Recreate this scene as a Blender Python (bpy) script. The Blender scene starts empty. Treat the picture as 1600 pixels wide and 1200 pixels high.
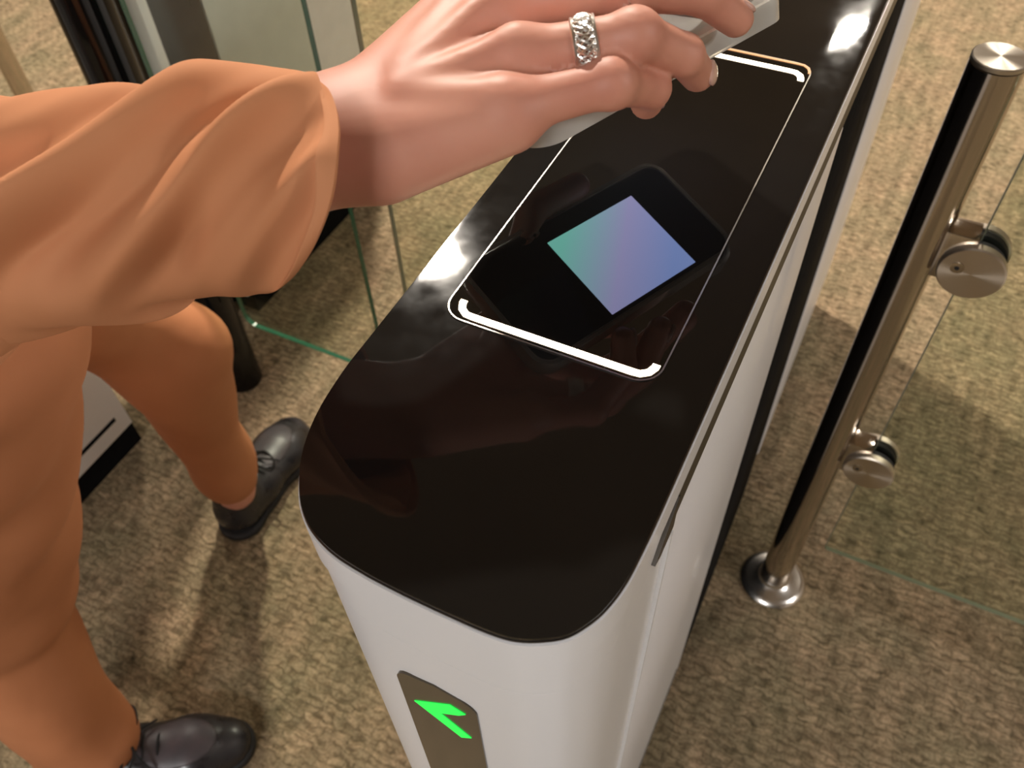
import bpy, bmesh, math, random
import numpy as np
from mathutils import Vector, Matrix

# ------------------------------------------------------------------ camera, world, light, exposure
scene = bpy.context.scene
COL = scene.collection
CAM_Z = 1.26
F_PX = 1350.0
R = np.array([[0.8955, 0.3253, -0.3038], [0.4439, -0.7027, 0.5559], [-0.0327, -0.6327, -0.7737]])
cam_data = bpy.data.cameras.new('camera')
cam = bpy.data.objects.new('camera', cam_data)
COL.objects.link(cam)
_m = Matrix(((R[0][0], -R[0][1], -R[0][2], 0), (R[1][0], -R[1][1], -R[1][2], 0), (R[2][0], -R[2][1], -R[2][2], CAM_Z), (0, 0, 0, 1)))
_l, _q, _s = _m.decompose()
cam.matrix_world = Matrix.Translation((0, 0, CAM_Z)) @ _q.to_matrix().to_4x4()
cam_data.sensor_width = 36
cam_data.lens = F_PX / 1600 * 36
cam_data.clip_start = 0.01
cam_data.dof.use_dof = True
cam_data.dof.focus_distance = 0.40
cam_data.dof.aperture_fstop = 16
scene.camera = cam
scene.view_settings.view_transform = 'Standard'
scene.view_settings.look = 'None'
scene.view_settings.gamma = 1
scene.view_settings.use_curve_mapping = False
scene.view_settings.exposure = 0.0
world = bpy.data.worlds.new('world')
scene.world = world
world.use_nodes = True
world.node_tree.nodes['Background'].inputs[0].default_value = (1.0, 0.93, 0.85, 1)
world.node_tree.nodes['Background'].inputs[1].default_value = 0.15


def area(name, loc, size, power, color, rot=(0, 0, 0), sy=None):
    l = bpy.data.lights.new(name, 'AREA')
    l.energy = power; l.color = color
    if sy: l.shape = 'RECTANGLE'; l.size = size; l.size_y = sy
    else: l.shape = 'DISK'; l.size = size
    o = bpy.data.objects.new(name, l); COL.objects.link(o)
    o.location = loc; o.rotation_euler = rot
    return o


WARM = (1.0, 0.91, 0.79)
NEUT = (1.0, 0.98, 0.97)
# (x, y, diameter or length, width or None, power, colour); every lamp gets a ceiling fixture, the added fills too
LAMPS = [(-1.35, 1.95, 0.17, None, 130, WARM), (1.3, 2.9, 0.34, None, 30, WARM), (-0.3, 4.7, 0.34, None, 80, WARM),  # last one here is an added fill for the left cabinet's face
         (-2.5, 2.1, 0.34, None, 42, WARM), (-0.1, -2.9, 1.2, 0.30, 98, NEUT), (-1.8, -2.7, 1.2, 0.30, 26, NEUT), (3.5, 0.5, 1.2, 0.30, 75, NEUT)]  # last one is an added fill for the turnstile's right side
CEIL = 2.80
for lx, ly, a, b, pw, c in LAMPS:
    o_ = area('ceiling_lamp', (lx, ly, CEIL - 0.035), a * 0.9, pw, c, (0, 0, 0), b * 0.9 if b else None)
    if lx > 0 and b is None: o_.data.spread = math.radians(100)     # narrow downlights


# ------------------------------------------------------------------ helpers
def W(px, py, z):
    """point of the place at height z seen at photograph position (px, py)"""
    d = R @ np.array([px - 800.0, py - 600.0, F_PX])
    t = (z - CAM_Z) / d[2]
    return np.array([d[0] * t, d[1] * t, z])


def tag(o, label=None, cat=None, group=None, kind=None):
    if label: o['label'] = label
    if cat: o['category'] = cat
    if group: o['group'] = group
    if kind: o['kind'] = kind
    return o


def empty(name, loc, rz=0.0):
    o = bpy.data.objects.new(name, None); COL.objects.link(o)
    o.location = loc; o.rotation_euler = (0, 0, rz); o.empty_display_size = 0.05
    return o


def finish(name, me, m, parent=None, smooth=False, loc=None, auto=None):
    me.materials.append(m)
    if smooth:
        me.polygons.foreach_set('use_smooth', [True] * len(me.polygons))
        if auto:
            me.set_sharp_from_angle(angle=math.radians(auto))
    o = bpy.data.objects.new(name, me); COL.objects.link(o)
    if parent: o.parent = parent
    if loc is not None: o.location = loc
    return o


def obj(name, bm, m, parent=None, smooth=False, loc=None, auto=35):
    bmesh.ops.recalc_face_normals(bm, faces=bm.faces[:])
    me = bpy.data.meshes.new(name); bm.to_mesh(me); bm.free()
    return finish(name, me, m, parent, smooth, loc, auto)


def box(bm, x0, x1, y0, y1, z0, z1, bev=0.0, seg=2):
    vs = [bm.verts.new((x, y, z)) for x in (x0, x1) for y in (y0, y1) for z in (z0, z1)]
    fs = [(0, 1, 3, 2), (4, 6, 7, 5), (0, 4, 5, 1), (2, 3, 7, 6), (0, 2, 6, 4), (1, 5, 7, 3)]
    faces = [bm.faces.new([vs[i] for i in f]) for f in fs]
    if bev > 0:
        es = list({e for f in faces for e in f.edges})
        bmesh.ops.bevel(bm, geom=es, offset=bev, segments=seg, affect='EDGES', profile=0.5)
    return bm


def prism(bm, pts, z0, z1, bev=0.0, seg=3, axis='z'):
    """extruded outline; axis y: pts are (x, z) and z0, z1 are y"""
    def P(p, h): return (p[0], p[1], h) if axis == 'z' else (p[0], h, p[1])
    a = [bm.verts.new(P(p, z0)) for p in pts]; b = [bm.verts.new(P(p, z1)) for p in pts]
    n = len(pts)
    top = bm.faces.new(b); bot = bm.faces.new(a[::-1])
    for i in range(n): bm.faces.new((a[i], a[(i + 1) % n], b[(i + 1) % n], b[i]))
    if bev > 0:
        bmesh.ops.bevel(bm, geom=list(top.edges), offset=bev, segments=seg, affect='EDGES', profile=0.5)
    return bm


def rrect(x0, x1, y0, y1, r, n=8):
    out = []
    for cx, cy, a0 in ((x1 - r, y1 - r, 0), (x0 + r, y1 - r, 90), (x0 + r, y0 + r, 180), (x1 - r, y0 + r, 270)):
        for k in range(n + 1):
            a = math.radians(a0 + 90 * k / n); out.append((cx + r * math.cos(a), cy + r * math.sin(a)))
    return out


def lathe(bm, prof, n=64, axis='z', c=(0, 0, 0)):
    rings = []
    for r, h in prof:
        ring = []
        for k in range(n):
            a = 2 * math.pi * k / n
            if axis == 'z': p = (c[0] + r * math.cos(a), c[1] + r * math.sin(a), c[2] + h)
            else: p = (c[0] + r * math.cos(a), c[1] + h, c[2] + r * math.sin(a))
            ring.append(bm.verts.new(p))
        rings.append(ring)
    for i in range(len(rings) - 1):
        for k in range(n):
            bm.faces.new((rings[i][k], rings[i][(k + 1) % n], rings[i + 1][(k + 1) % n], rings[i + 1][k]))
    bm.faces.new(rings[0][::-1]); bm.faces.new(rings[-1])
    return bm


def ribbon(bm, path, w, z0, z1, closed=False):
    """strip of width w following a plan path"""
    n = len(path); L = []; Rr = []
    for i in range(n):
        if closed: a, b = path[i - 1], path[(i + 1) % n]
        else: a, b = path[max(i - 1, 0)], path[min(i + 1, n - 1)]
        t = Vector((b[0] - a[0], b[1] - a[1])).normalized(); nn = Vector((-t.y, t.x)) * w / 2
        L.append((path[i][0] + nn.x, path[i][1] + nn.y)); Rr.append((path[i][0] - nn.x, path[i][1] - nn.y))
    v = [[bm.verts.new((p[0], p[1], z)) for p in s] for s, z in ((L, z0), (Rr, z0), (L, z1), (Rr, z1))]
    m = n if closed else n - 1
    for i in range(m):
        j = (i + 1) % n
        bm.faces.new((v[2][i], v[3][i], v[3][j], v[2][j])); bm.faces.new((v[0][i], v[0][j], v[1][j], v[1][i]))
        bm.faces.new((v[0][i], v[2][i], v[2][j], v[0][j])); bm.faces.new((v[1][i], v[1][j], v[3][j], v[3][i]))
    if not closed:
        for i in (0, n - 1): bm.faces.new((v[0][i], v[1][i], v[3][i], v[2][i]))
    return bm


def catmull(P, n=8):
    P = [np.array(p, float) for p in P]; out = []
    Q = [2 * P[0] - P[1]] + P + [2 * P[-1] - P[-2]]
    for i in range(1, len(Q) - 2):
        for k in range(n):
            t = k / n
            out.append(0.5 * (2 * Q[i] + (Q[i + 1] - Q[i - 1]) * t + (2 * Q[i - 1] - 5 * Q[i] + 4 * Q[i + 1] - Q[i + 2]) * t * t
                              + (3 * Q[i] - Q[i - 1] - 3 * Q[i + 1] + Q[i + 2]) * t ** 3))
    out.append(P[-1])
    return out


def tube(bm, path, r, n=8, closed=False):
    pts = [Vector(p) for p in path]; rings = []
    m = len(pts)
    prev = None
    for i in range(m):
        if closed: t = (pts[(i + 1) % m] - pts[i - 1]).normalized()
        else: t = (pts[min(i + 1, m - 1)] - pts[max(i - 1, 0)]).normalized()
        if prev is None:
            u = t.orthogonal().normalized()
        else:
            u = (prev - t * prev.dot(t)).normalized()
        prev = u; v = t.cross(u)
        rr = r[i] if isinstance(r, (list, tuple)) else r
        rings.append([bm.verts.new(pts[i] + (u * math.cos(2 * math.pi * k / n) + v * math.sin(2 * math.pi * k / n)) * rr) for k in range(n)])
    for i in range(m if closed else m - 1):
        a, b = rings[i], rings[(i + 1) % m]
        for k in range(n): bm.faces.new((a[k], a[(k + 1) % n], b[(k + 1) % n], b[k]))
    if not closed:
        bm.faces.new(rings[0][::-1]); bm.faces.new(rings[-1])
    return bm


# --- signed distance modelling (numpy surface nets) for bodies and soft things
def smin(a, b, k):
    if k <= 0: return np.minimum(a, b)
    h = np.clip(0.5 + 0.5 * (b - a) / k, 0, 1)
    return b * (1 - h) + a * h - k * h * (1 - h)


def cone(P, a, b, ra, rb, flat=None):
    """tapered capsule; flat=(axis, factor) squashes the cross-section along an axis"""
    a = np.asarray(a, np.float32); b = np.asarray(b, np.float32)
    ab = b - a
    pa = P - a
    t = np.clip((pa @ ab) / max(float(ab @ ab), 1e-12), 0, 1)
    q = pa - t[..., None] * ab
    if flat is not None:
        ax = np.asarray(flat[0], np.float32); ax = ax / np.linalg.norm(ax)
        c = q @ ax
        d2 = np.maximum((q * q).sum(-1) - c * c, 0) + (c / flat[1]) ** 2
        return np.sqrt(d2) - (ra + (rb - ra) * t)
    return np.sqrt((q * q).sum(-1)) - (ra + (rb - ra) * t)


def ell(P, c, r, rot=None):
    q = P - np.asarray(c, np.float32)
    if rot is not None: q = q @ np.asarray(rot, np.float32)
    q = q / np.asarray(r, np.float32)
    l = np.sqrt((q * q).sum(-1))
    return (l - 1) * min(r)


def nets(fn, lo, hi, step, name):
    lo = np.array(lo, float); n = np.ceil((np.array(hi) - lo) / step).astype(int) + 1
    ax = [(lo[i] + step * np.arange(n[i])).astype(np.float32) for i in range(3)]
    V = np.empty(n, np.float32)
    yy, zz = np.meshgrid(ax[1], ax[2], indexing='ij')
    CH = max(1, int(400000 // (n[1] * n[2])))
    for i in range(0, n[0], CH):
        xs = ax[0][i:i + CH]
        P = np.empty((len(xs), n[1], n[2], 3), np.float32)
        P[..., 0] = xs[:, None, None]; P[..., 1] = yy; P[..., 2] = zz
        V[i:i + CH] = fn(P)
    S = V < 0
    c = np.zeros(n - 1, np.int8)
    for dx in (0, 1):
        for dy in (0, 1):
            for dz in (0, 1):
                c += S[dx:n[0] - 1 + dx, dy:n[1] - 1 + dy, dz:n[2] - 1 + dz]
    act = (c > 0) & (c < 8)
    idx = -np.ones(act.shape, np.int64); cells = np.argwhere(act); idx[act] = np.arange(len(cells))
    acc = np.zeros((len(cells), 3)); cnt = np.zeros(len(cells))
    cor = [(a, b, d) for a in (0, 1) for b in (0, 1) for d in (0, 1)]
    for i in range(8):
        for j in range(i + 1, 8):
            A, B = np.array(cor[i]), np.array(cor[j])
            if np.abs(A - B).sum() != 1: continue
            va = V[tuple((cells + A).T)]; vb = V[tuple((cells + B).T)]
            m = (va < 0) != (vb < 0)
            t = va[m] / (va[m] - vb[m])
            acc[m] += A + (B - A) * t[:, None]; cnt[m] += 1
    verts = lo + step * (cells + acc / cnt[:, None])
    faces = []
    for d in range(3):
        e1, e2 = (d + 1) % 3, (d + 2) % 3
        sl0 = [slice(None)] * 3; sl1 = [slice(None)] * 3
        sl0[d] = slice(0, -1); sl1[d] = slice(1, None)
        ch = S[tuple(sl0)] != S[tuple(sl1)]
        E = np.argwhere(ch)
        ok = (E[:, e1] > 0) & (E[:, e2] > 0) & (E[:, e1] < n[e1] - 1) & (E[:, e2] < n[e2] - 1)
        E = E[ok]
        flip = S[tuple(E.T)]
        o1 = np.zeros(3, int); o1[e1] = 1; o2 = np.zeros(3, int); o2[e2] = 1
        q = np.stack([idx[tuple((E - o1 - o2).T)], idx[tuple((E - o2).T)], idx[tuple(E.T)], idx[tuple((E - o1).T)]], 1)
        q[~flip] = q[~flip][:, ::-1]
        faces.append(q)
    F = np.concatenate(faces)
    me = bpy.data.meshes.new(name)
    me.from_pydata(verts.tolist(), [], F.tolist())
    me.update()
    return me


def join_meshes(name, meshes):
    bm = bmesh.new()
    for me in meshes: bm.from_mesh(me)
    out = bpy.data.meshes.new(name); bm.to_mesh(out); bm.free()
    return out


# ------------------------------------------------------------------ materials
def mat(name, color, rough=0.5, metal=0.0, **kw):
    m = bpy.data.materials.new(name); m.use_nodes = True
    b = m.node_tree.nodes['Principled BSDF']
    b.inputs['Base Color'].default_value = (*color, 1); b.inputs['Roughness'].default_value = rough
    b.inputs['Metallic'].default_value = metal
    for k, v in kw.items(): b.inputs[k.replace('_', ' ')].default_value = v
    return m


def nd(m, t, **kw):
    n = m.node_tree.nodes.new(t)
    for k, v in kw.items(): setattr(n, k, v)
    return n


def noise_on(m, scale=20, c1=None, c2=None, bump=0.0, bdist=0.001, detail=4, r1=None, r2=None, stretch=None, coord='Object', lo=0.35, hi=0.65):
    L = m.node_tree.links; b = m.node_tree.nodes['Principled BSDF']
    tc = nd(m, 'ShaderNodeTexCoord'); mp = nd(m, 'ShaderNodeMapping')
    L.new(tc.outputs[coord], mp.inputs[0])
    if stretch: mp.inputs['Scale'].default_value = stretch
    n = nd(m, 'ShaderNodeTexNoise'); n.inputs['Scale'].default_value = scale; n.inputs['Detail'].default_value = detail
    L.new(mp.outputs[0], n.inputs['Vector'])
    if c1:
        r = nd(m, 'ShaderNodeValToRGB'); r.color_ramp.elements[0].position = lo; r.color_ramp.elements[1].position = hi
        r.color_ramp.elements[0].color = (*c1, 1); r.color_ramp.elements[1].color = (*c2, 1)
        L.new(n.outputs[0], r.inputs[0]); L.new(r.outputs[0], b.inputs['Base Color'])
    if r1 is not None:
        mr = nd(m, 'ShaderNodeMapRange'); mr.inputs[1].default_value = 0.35; mr.inputs[2].default_value = 0.65
        mr.inputs[3].default_value = r1; mr.inputs[4].default_value = r2
        L.new(n.outputs[0], mr.inputs[0]); L.new(mr.outputs[0], b.inputs['Roughness'])
    if bump:
        bp = nd(m, 'ShaderNodeBump'); bp.inputs['Strength'].default_value = bump; bp.inputs['Distance'].default_value = bdist
        L.new(n.outputs[0], bp.inputs['Height']); L.new(bp.outputs[0], b.inputs['Normal'])
    return m


def carpet_mat():
    m = mat('carpet_weave', (0.3, 0.22, 0.13), 0.95, Specular_IOR_Level=0.1)
    L = m.node_tree.links; b = m.node_tree.nodes['Principled BSDF']
    tc = nd(m, 'ShaderNodeTexCoord')
    wn = nd(m, 'ShaderNodeTexNoise'); wn.inputs['Scale'].default_value = 45; wn.inputs['Detail'].default_value = 2
    L.new(tc.outputs['Object'], wn.inputs['Vector'])
    sub = nd(m, 'ShaderNodeVectorMath', operation='SUBTRACT'); sub.inputs[1].default_value = (0.5, 0.5, 0.5)
    L.new(wn.outputs['Color'], sub.inputs[0])
    sc = nd(m, 'ShaderNodeVectorMath', operation='SCALE'); sc.inputs['Scale'].default_value = 0.020
    L.new(sub.outputs[0], sc.inputs[0])
    ad = nd(m, 'ShaderNodeVectorMath', operation='ADD'); L.new(tc.outputs['Object'], ad.inputs[0]); L.new(sc.outputs[0], ad.inputs[1])
    # short weft floats, running across
    mp = nd(m, 'ShaderNodeMapping'); mp.inputs['Scale'].default_value = (37, 62, 1); L.new(ad.outputs[0], mp.inputs[0])
    vo = nd(m, 'ShaderNodeTexVoronoi'); vo.inputs['Scale'].default_value = 1; vo.inputs['Randomness'].default_value = 0.75
    L.new(mp.outputs[0], vo.inputs['Vector'])
    # warp lines
    mp2 = nd(m, 'ShaderNodeMapping'); mp2.inputs['Scale'].default_value = (44, 8, 1); L.new(ad.outputs[0], mp2.inputs[0])
    n2 = nd(m, 'ShaderNodeTexNoise'); n2.inputs['Scale'].default_value = 1; n2.inputs['Detail'].default_value = 3
    L.new(mp2.outputs[0], n2.inputs['Vector'])
    n3 = nd(m, 'ShaderNodeTexNoise'); n3.inputs['Scale'].default_value = 230; n3.inputs['Detail'].default_value = 3
    L.new(tc.outputs['Object'], n3.inputs['Vector'])
    n4 = nd(m, 'ShaderNodeTexNoise'); n4.inputs['Scale'].default_value = 7; n4.inputs['Detail'].default_value = 3
    L.new(tc.outputs['Object'], n4.inputs['Vector'])

    def ramp(src, p0, p1, c0, c1):
        r = nd(m, 'ShaderNodeValToRGB'); r.color_ramp.elements[0].position = p0; r.color_ramp.elements[1].position = p1
        r.color_ramp.elements[0].color = (*c0, 1); r.color_ramp.elements[1].color = (*c1, 1); L.new(src, r.inputs[0]); return r

    def mix(kind, fac, a, bb):
        x = nd(m, 'ShaderNodeMix', data_type='RGBA', blend_type=kind); x.inputs[0].default_value = fac
        L.new(a, x.inputs[6]); L.new(bb, x.inputs[7]); return x
    r1 = ramp(vo.outputs['Distance'], 0.06, 0.46, (0.150, 0.116, 0.074), (0.285, 0.220, 0.148))
    br = nd(m, 'ShaderNodeTexBrick'); br.offset = 0.5; br.inputs['Scale'].default_value = 1
    for k_, v_ in (('Mortar Size', .0030), ('Mortar Smooth', 1.0), ('Bias', 0.0), ('Brick Width', .026), ('Row Height', .0115)): br.inputs[k_].default_value = v_
    br.inputs['Color1'].default_value = (1.12, 1.10, 1.06, 1); br.inputs['Color2'].default_value = (.80, .82, .79, 1); br.inputs['Mortar'].default_value = (.58, .58, .54, 1)
    L.new(ad.outputs[0], br.inputs['Vector'])
    r2 = ramp(n2.outputs[0], 0.35, 0.65, (0.76, 0.77, 0.74), (1.12, 1.09, 1.06))
    r3 = ramp(n3.outputs[0], 0.3, 0.7, (0.70, 0.70, 0.69), (1.18, 1.18, 1.18))
    r4 = ramp(n4.outputs[0], 0.35, 0.65, (0.86, 0.89, 0.84), (1.06, 1.0, 0.98))
    mp5 = nd(m, 'ShaderNodeMapping'); mp5.inputs['Scale'].default_value = (60, 150, 1); L.new(ad.outputs[0], mp5.inputs[0])
    n5 = nd(m, 'ShaderNodeTexNoise'); n5.inputs['Scale'].default_value = 1; n5.inputs['Detail'].default_value = 2; L.new(mp5.outputs[0], n5.inputs['Vector'])
    r5 = ramp(n5.outputs[0], 0.36, 0.58, (0.66, 0.64, 0.61), (1.16, 1.16, 1.16))
    a = mix('MULTIPLY', 0.78, r1.outputs[0], br.outputs['Color']); a = mix('MULTIPLY', 0.85, a.outputs[2], r5.outputs[0]); a = mix('MULTIPLY', 0.9, a.outputs[2], r2.outputs[0]); a = mix('MULTIPLY', 0.9, a.outputs[2], r3.outputs[0]); a = mix('MULTIPLY', 1, a.outputs[2], r4.outputs[0])
    L.new(a.outputs[2], b.inputs['Base Color'])
    bp = nd(m, 'ShaderNodeBump'); bp.inputs['Strength'].default_value = 0.7; bp.inputs['Distance'].default_value = 0.003
    L.new(vo.outputs['Distance'], bp.inputs['Height'])
    bp2 = nd(m, 'ShaderNodeBump'); bp2.inputs['Strength'].default_value = 0.5; bp2.inputs['Distance'].default_value = 0.002
    L.new(n3.outputs[0], bp2.inputs['Height']); L.new(bp.outputs[0], bp2.inputs['Normal']); L.new(bp2.outputs[0], b.inputs['Normal'])
    return m


def emis(name, color, strength, base=(0, 0, 0)):
    m = mat(name, base, 0.4)
    b = m.node_tree.nodes['Principled BSDF']
    b.inputs['Emission Color'].default_value = (*color, 1); b.inputs['Emission Strength'].default_value = strength
    return m


def glass_mat(name, tint, rough=0.0):
    m = bpy.data.materials.new(name); m.use_nodes = True
    nt = m.node_tree; nt.nodes.remove(nt.nodes['Principled BSDF'])
    out = nt.nodes['Material Output']
    tr = nd(m, 'ShaderNodeBsdfTransparent'); tr.inputs[0].default_value = (*tint, 1)
    gl = nd(m, 'ShaderNodeBsdfGlossy'); gl.inputs['Roughness'].default_value = rough
    lw = nd(m, 'ShaderNodeLayerWeight'); lw.inputs[0].default_value = 0.5
    p5 = nd(m, 'ShaderNodeMath', operation='POWER'); p5.inputs[1].default_value = 5.0
    fr = nd(m, 'ShaderNodeMath', operation='MULTIPLY_ADD'); fr.inputs[1].default_value = 0.95; fr.inputs[2].default_value = 0.035
    nt.links.new(lw.outputs['Facing'], p5.inputs[0]); nt.links.new(p5.outputs[0], fr.inputs[0])
    mx = nd(m, 'ShaderNodeMixShader')
    nt.links.new(fr.outputs[0], mx.inputs[0]); nt.links.new(tr.outputs[0], mx.inputs[1]); nt.links.new(gl.outputs[0], mx.inputs[2])
    nt.links.new(mx.outputs[0], out.inputs[0])
    return m


def brushed(name, color, rough, aniso=0.0, radial=None):
    m = mat(name, color, rough, 1.0, Anisotropic=aniso)
    if radial:
        t = nd(m, 'ShaderNodeTangent', direction_type='RADIAL', axis=radial)
        m.node_tree.links.new(t.outputs[0], m.node_tree.nodes['Principled BSDF'].inputs['Tangent'])
    return m


M_carpet = carpet_mat()
M_ceil = noise_on(mat('ceiling_paint', (0.40, 0.35, 0.30), 0.9), 3, (0.37, 0.325, 0.28), (0.42, 0.37, 0.32))
M_wall = noise_on(mat('wall_paint', (0.42, 0.36, 0.30), 0.8), 4, (0.40, 0.34, 0.28), (0.45, 0.39, 0.32))
M_walldark = noise_on(mat('dark_wall_panel', (0.06, 0.045, 0.035), 0.5), 4, (0.05, 0.04, 0.03), (0.07, 0.052, 0.04))
M_white = noise_on(mat('white_powder_coat', (0.92, 0.93, 0.95), 0.32, Coat_Weight=0.25, Coat_Roughness=0.12), 900, bump=0.05, bdist=0.0002)
M_side = noise_on(mat('satin_side_sheet', (0.90, 0.90, 0.93), 0.30, Coat_Weight=0.2, Coat_Roughness=0.05), 40, bump=0.05, bdist=0.0004, stretch=(1, .2, 1))
M_black = noise_on(mat('black_acrylic_top', (0.007, 0.0065, 0.006), 0.06), 60, r1=0.03, r2=0.06, bump=0.03, bdist=0.0003)
M_blackw = mat('black_scanner_glass', (0.006, 0.005, 0.004), 0.02)
M_plinth = noise_on(mat('black_plinth', (0.005, 0.005, 0.006), 0.85, Specular_IOR_Level=0.1), 80, r1=0.8, r2=0.9)
M_bronze = noise_on(mat('dark_bronze_reveal', (0.05, 0.04, 0.03), 0.4, 0.4), 60, (0.035, 0.027, 0.018), (0.055, 0.042, 0.028))
M_column = mat('gloss_black_column', (0.004, 0.004, 0.004), 0.06, Specular_IOR_Level=0.3)
M_rim = mat('thin_metal_rim', (0.30, 0.27, 0.24), 0.35, 1.0)
M_steel = noise_on(brushed('polished_steel', (0.56, 0.50, 0.43), 0.10), 400, r1=0.08, r2=0.16, stretch=(1, 1, .02))
M_cap = brushed('spun_steel_cap', (0.72, 0.66, 0.57), 0.38, 0.85, 'Z')
M_disc = brushed('spun_steel_disc', (0.68, 0.60, 0.50), 0.36, 0.85, 'Y')
M_chrome = mat('bright_flange_steel', (0.80, 0.77, 0.72), 0.24, 1.0)
M_gasket = mat('black_rubber_gasket', (0.012, 0.012, 0.012), 0.6)
M_glass = glass_mat('clear_green_glass', (0.90, 0.93, 0.88))
M_gedge = mat('green_glass_edge', (0.02, 0.10, 0.055), 0.15)
M_gedge2 = mat('pale_green_glass_edge', (0.17, 0.18, 0.12), 0.4)
M_grey = noise_on(mat('grey_enamel', (0.6, 0.63, 0.57), 0.4), 30, (0.72, 0.78, 0.74), (0.76, 0.82, 0.78))
M_darkpan = noise_on(mat('dark_glass_panel', (0.035, 0.03, 0.026), 0.2), 12, (0.025, 0.022, 0.018), (0.05, 0.042, 0.035))
M_led = emis('warm_white_led', (1.0, 0.80, 0.56), 16.0)
M_led2 = emis('amber_diffuser_edge', (1.0, 0.50, 0.22), 1.1)
M_green = emis('green_arrow_led', (0.02, 1.0, 0.10), 1.05)
M_disp = noise_on(mat('smoked_display_window', (0.075, 0.060, 0.042), 0.18), 12, (0.06, 0.05, 0.035), (0.09, 0.072, 0.05), stretch=(6, 1, 1))
M_skin = noise_on(mat('skin', (0.68, 0.36, 0.26), 0.52, Subsurface_Weight=0.12, Subsurface_Scale=0.01), 28, (0.60, 0.255, 0.175), (0.66, 0.31, 0.215), bump=0.10, bdist=0.0012, detail=6)
M_skin.node_tree.nodes['Principled BSDF'].inputs['Subsurface Radius'].default_value = (1.0, 0.35, 0.2)
M_nail = mat('fingernail', (0.66, 0.40, 0.33), 0.2, Coat_Weight=0.6)
M_lip = mat('lips', (0.45, 0.13, 0.12), 0.4)
M_coat = noise_on(mat('brown_fabric', (0.46, 0.195, 0.095), 0.8, Specular_IOR_Level=0.2), 9, (0.55, 0.235, 0.11), (0.62, 0.28, 0.14), bump=0.3, bdist=0.006, detail=3)
M_trous = noise_on(mat('brown_trouser_fabric', (0.40, 0.16, 0.07), 0.75, Specular_IOR_Level=0.25), 7, (0.46, 0.18, 0.078), (0.54, 0.22, 0.10), bump=0.3, bdist=0.008, detail=3)
M_shoe = noise_on(mat('black_leather', (0.02, 0.018, 0.02), 0.32), 60, r1=0.25, r2=0.45, bump=0.15, bdist=0.001)
M_shoe2 = noise_on(mat('lighter_black_leather_vamp', (0.05, 0.043, 0.048), 0.42), 30, (0.045, 0.04, 0.045), (0.07, 0.055, 0.06))  # a little lighter than the rest of the shoe
M_sole = mat('dark_rubber_sole', (0.015, 0.014, 0.014), 0.7)
M_lace = mat('black_lace', (0.008, 0.008, 0.009), 0.8)
M_hair = noise_on(mat('dark_hair', (0.02, 0.012, 0.008), 0.45), 90, bump=0.6, bdist=0.004, stretch=(1, 1, .15))
M_silver = mat('silver', (0.88, 0.85, 0.80), 0.30, 1.0)
M_phback = noise_on(mat('pearl_phone_back', (0.72, 0.69, 0.72), 0.12, Coat_Weight=1.0), 20, (0.70, 0.66, 0.74), (0.95, 0.93, 0.90))
M_case = glass_mat('clear_case_plastic', (0.86, 0.87, 0.86), 0.05)
M_caserim = mat('clear_case_rim', (0.82, 0.82, 0.78), 0.15, Transmission_Weight=0.5, Coat_Weight=1.0)
M_screen = mat('phone_screen_glass', (0.004, 0.004, 0.005), 0.05)
M_lens = mat('camera_lens', (0.01, 0.01, 0.015), 0.05)
M_fix = mat('lamp_housing', (0.5, 0.48, 0.45), 0.5)
M_eye = mat('eye_white', (0.75, 0.73, 0.70), 0.1)
M_iris = mat('brown_iris', (0.06, 0.03, 0.015), 0.1)

# ------------------------------------------------------------------ the room
X0, X1, Y0, Y1 = -4.5, 4.0, -3.4, 6.0


def slab(name, x0, x1, y0, y1, z0, z1, m):
    return tag(obj(name, box(bmesh.new(), x0, x1, y0, y1, z0, z1), m), kind='structure')


slab('floor', X0, X1, Y0, Y1, -0.10, 0.0, M_carpet)
slab('ceiling', X0, X1, Y0, Y1, CEIL, CEIL + 0.1, M_ceil)
slab('wall_left', X0 - 0.1, X0, Y0, Y1, 0, CEIL, M_wall)
slab('wall_right', X1, X1 + 0.1, Y0, Y1, 0, CEIL, M_wall)
slab('wall_back', X0, X1, Y1, Y1 + 0.1, 0, CEIL, M_wall)
slab('wall_front', X0, X1, Y0 - 0.1, Y0, 0, CEIL, M_walldark)
slab('baseboard_left', X0, X0 + 0.015, Y0, Y1, 0, 0.09, M_walldark)
slab('baseboard_back', X0 + .016, X1, Y1 - 0.015, Y1, 0, 0.09, M_walldark)

wherelab = ['over the left turnstile', 'above the glass panel side, far right', 'furthest away straight ahead, added to brighten the left cabinet', 'at the far left', 'behind the camera, right', 'behind the camera, left', 'on the right beyond the glass panel, added to brighten the turnstile side']
for i, (lx, ly, a, b, pw, c) in enumerate(LAMPS):
    r = empty('ceiling_light', (lx, ly, CEIL))
    tag(r, ('round recessed ceiling light ' if b is None else 'long rectangular ceiling light ') + wherelab[i], 'ceiling light', 'lights in the ceiling')
    if b is None:
        obj('housing', lathe(bmesh.new(), [(a / 2, 0), (a / 2 + 0.02, 0), (a / 2 + 0.02, -0.02), (a / 2, -0.02)], 32), M_fix, r)
        obj('diffuser', lathe(bmesh.new(), [(a / 2 - .001, -0.021), (a / 2 - .001, -0.026)], 32), emis('lamp_diffuser', c, 2.0), r)
    else:
        obj('housing', box(bmesh.new(), -a / 2 - .02, a / 2 + .02, -b / 2 - .02, b / 2 + .02, -0.02, 0), M_fix, r)
        obj('diffuser', box(bmesh.new(), -a / 2, a / 2, -b / 2, b / 2, -0.026, -0.021), emis('lamp_diffuser', c, 2.0), r)

# ------------------------------------------------------------------ turnstile cabinets
HT = 0.99
U = 0.27


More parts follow.
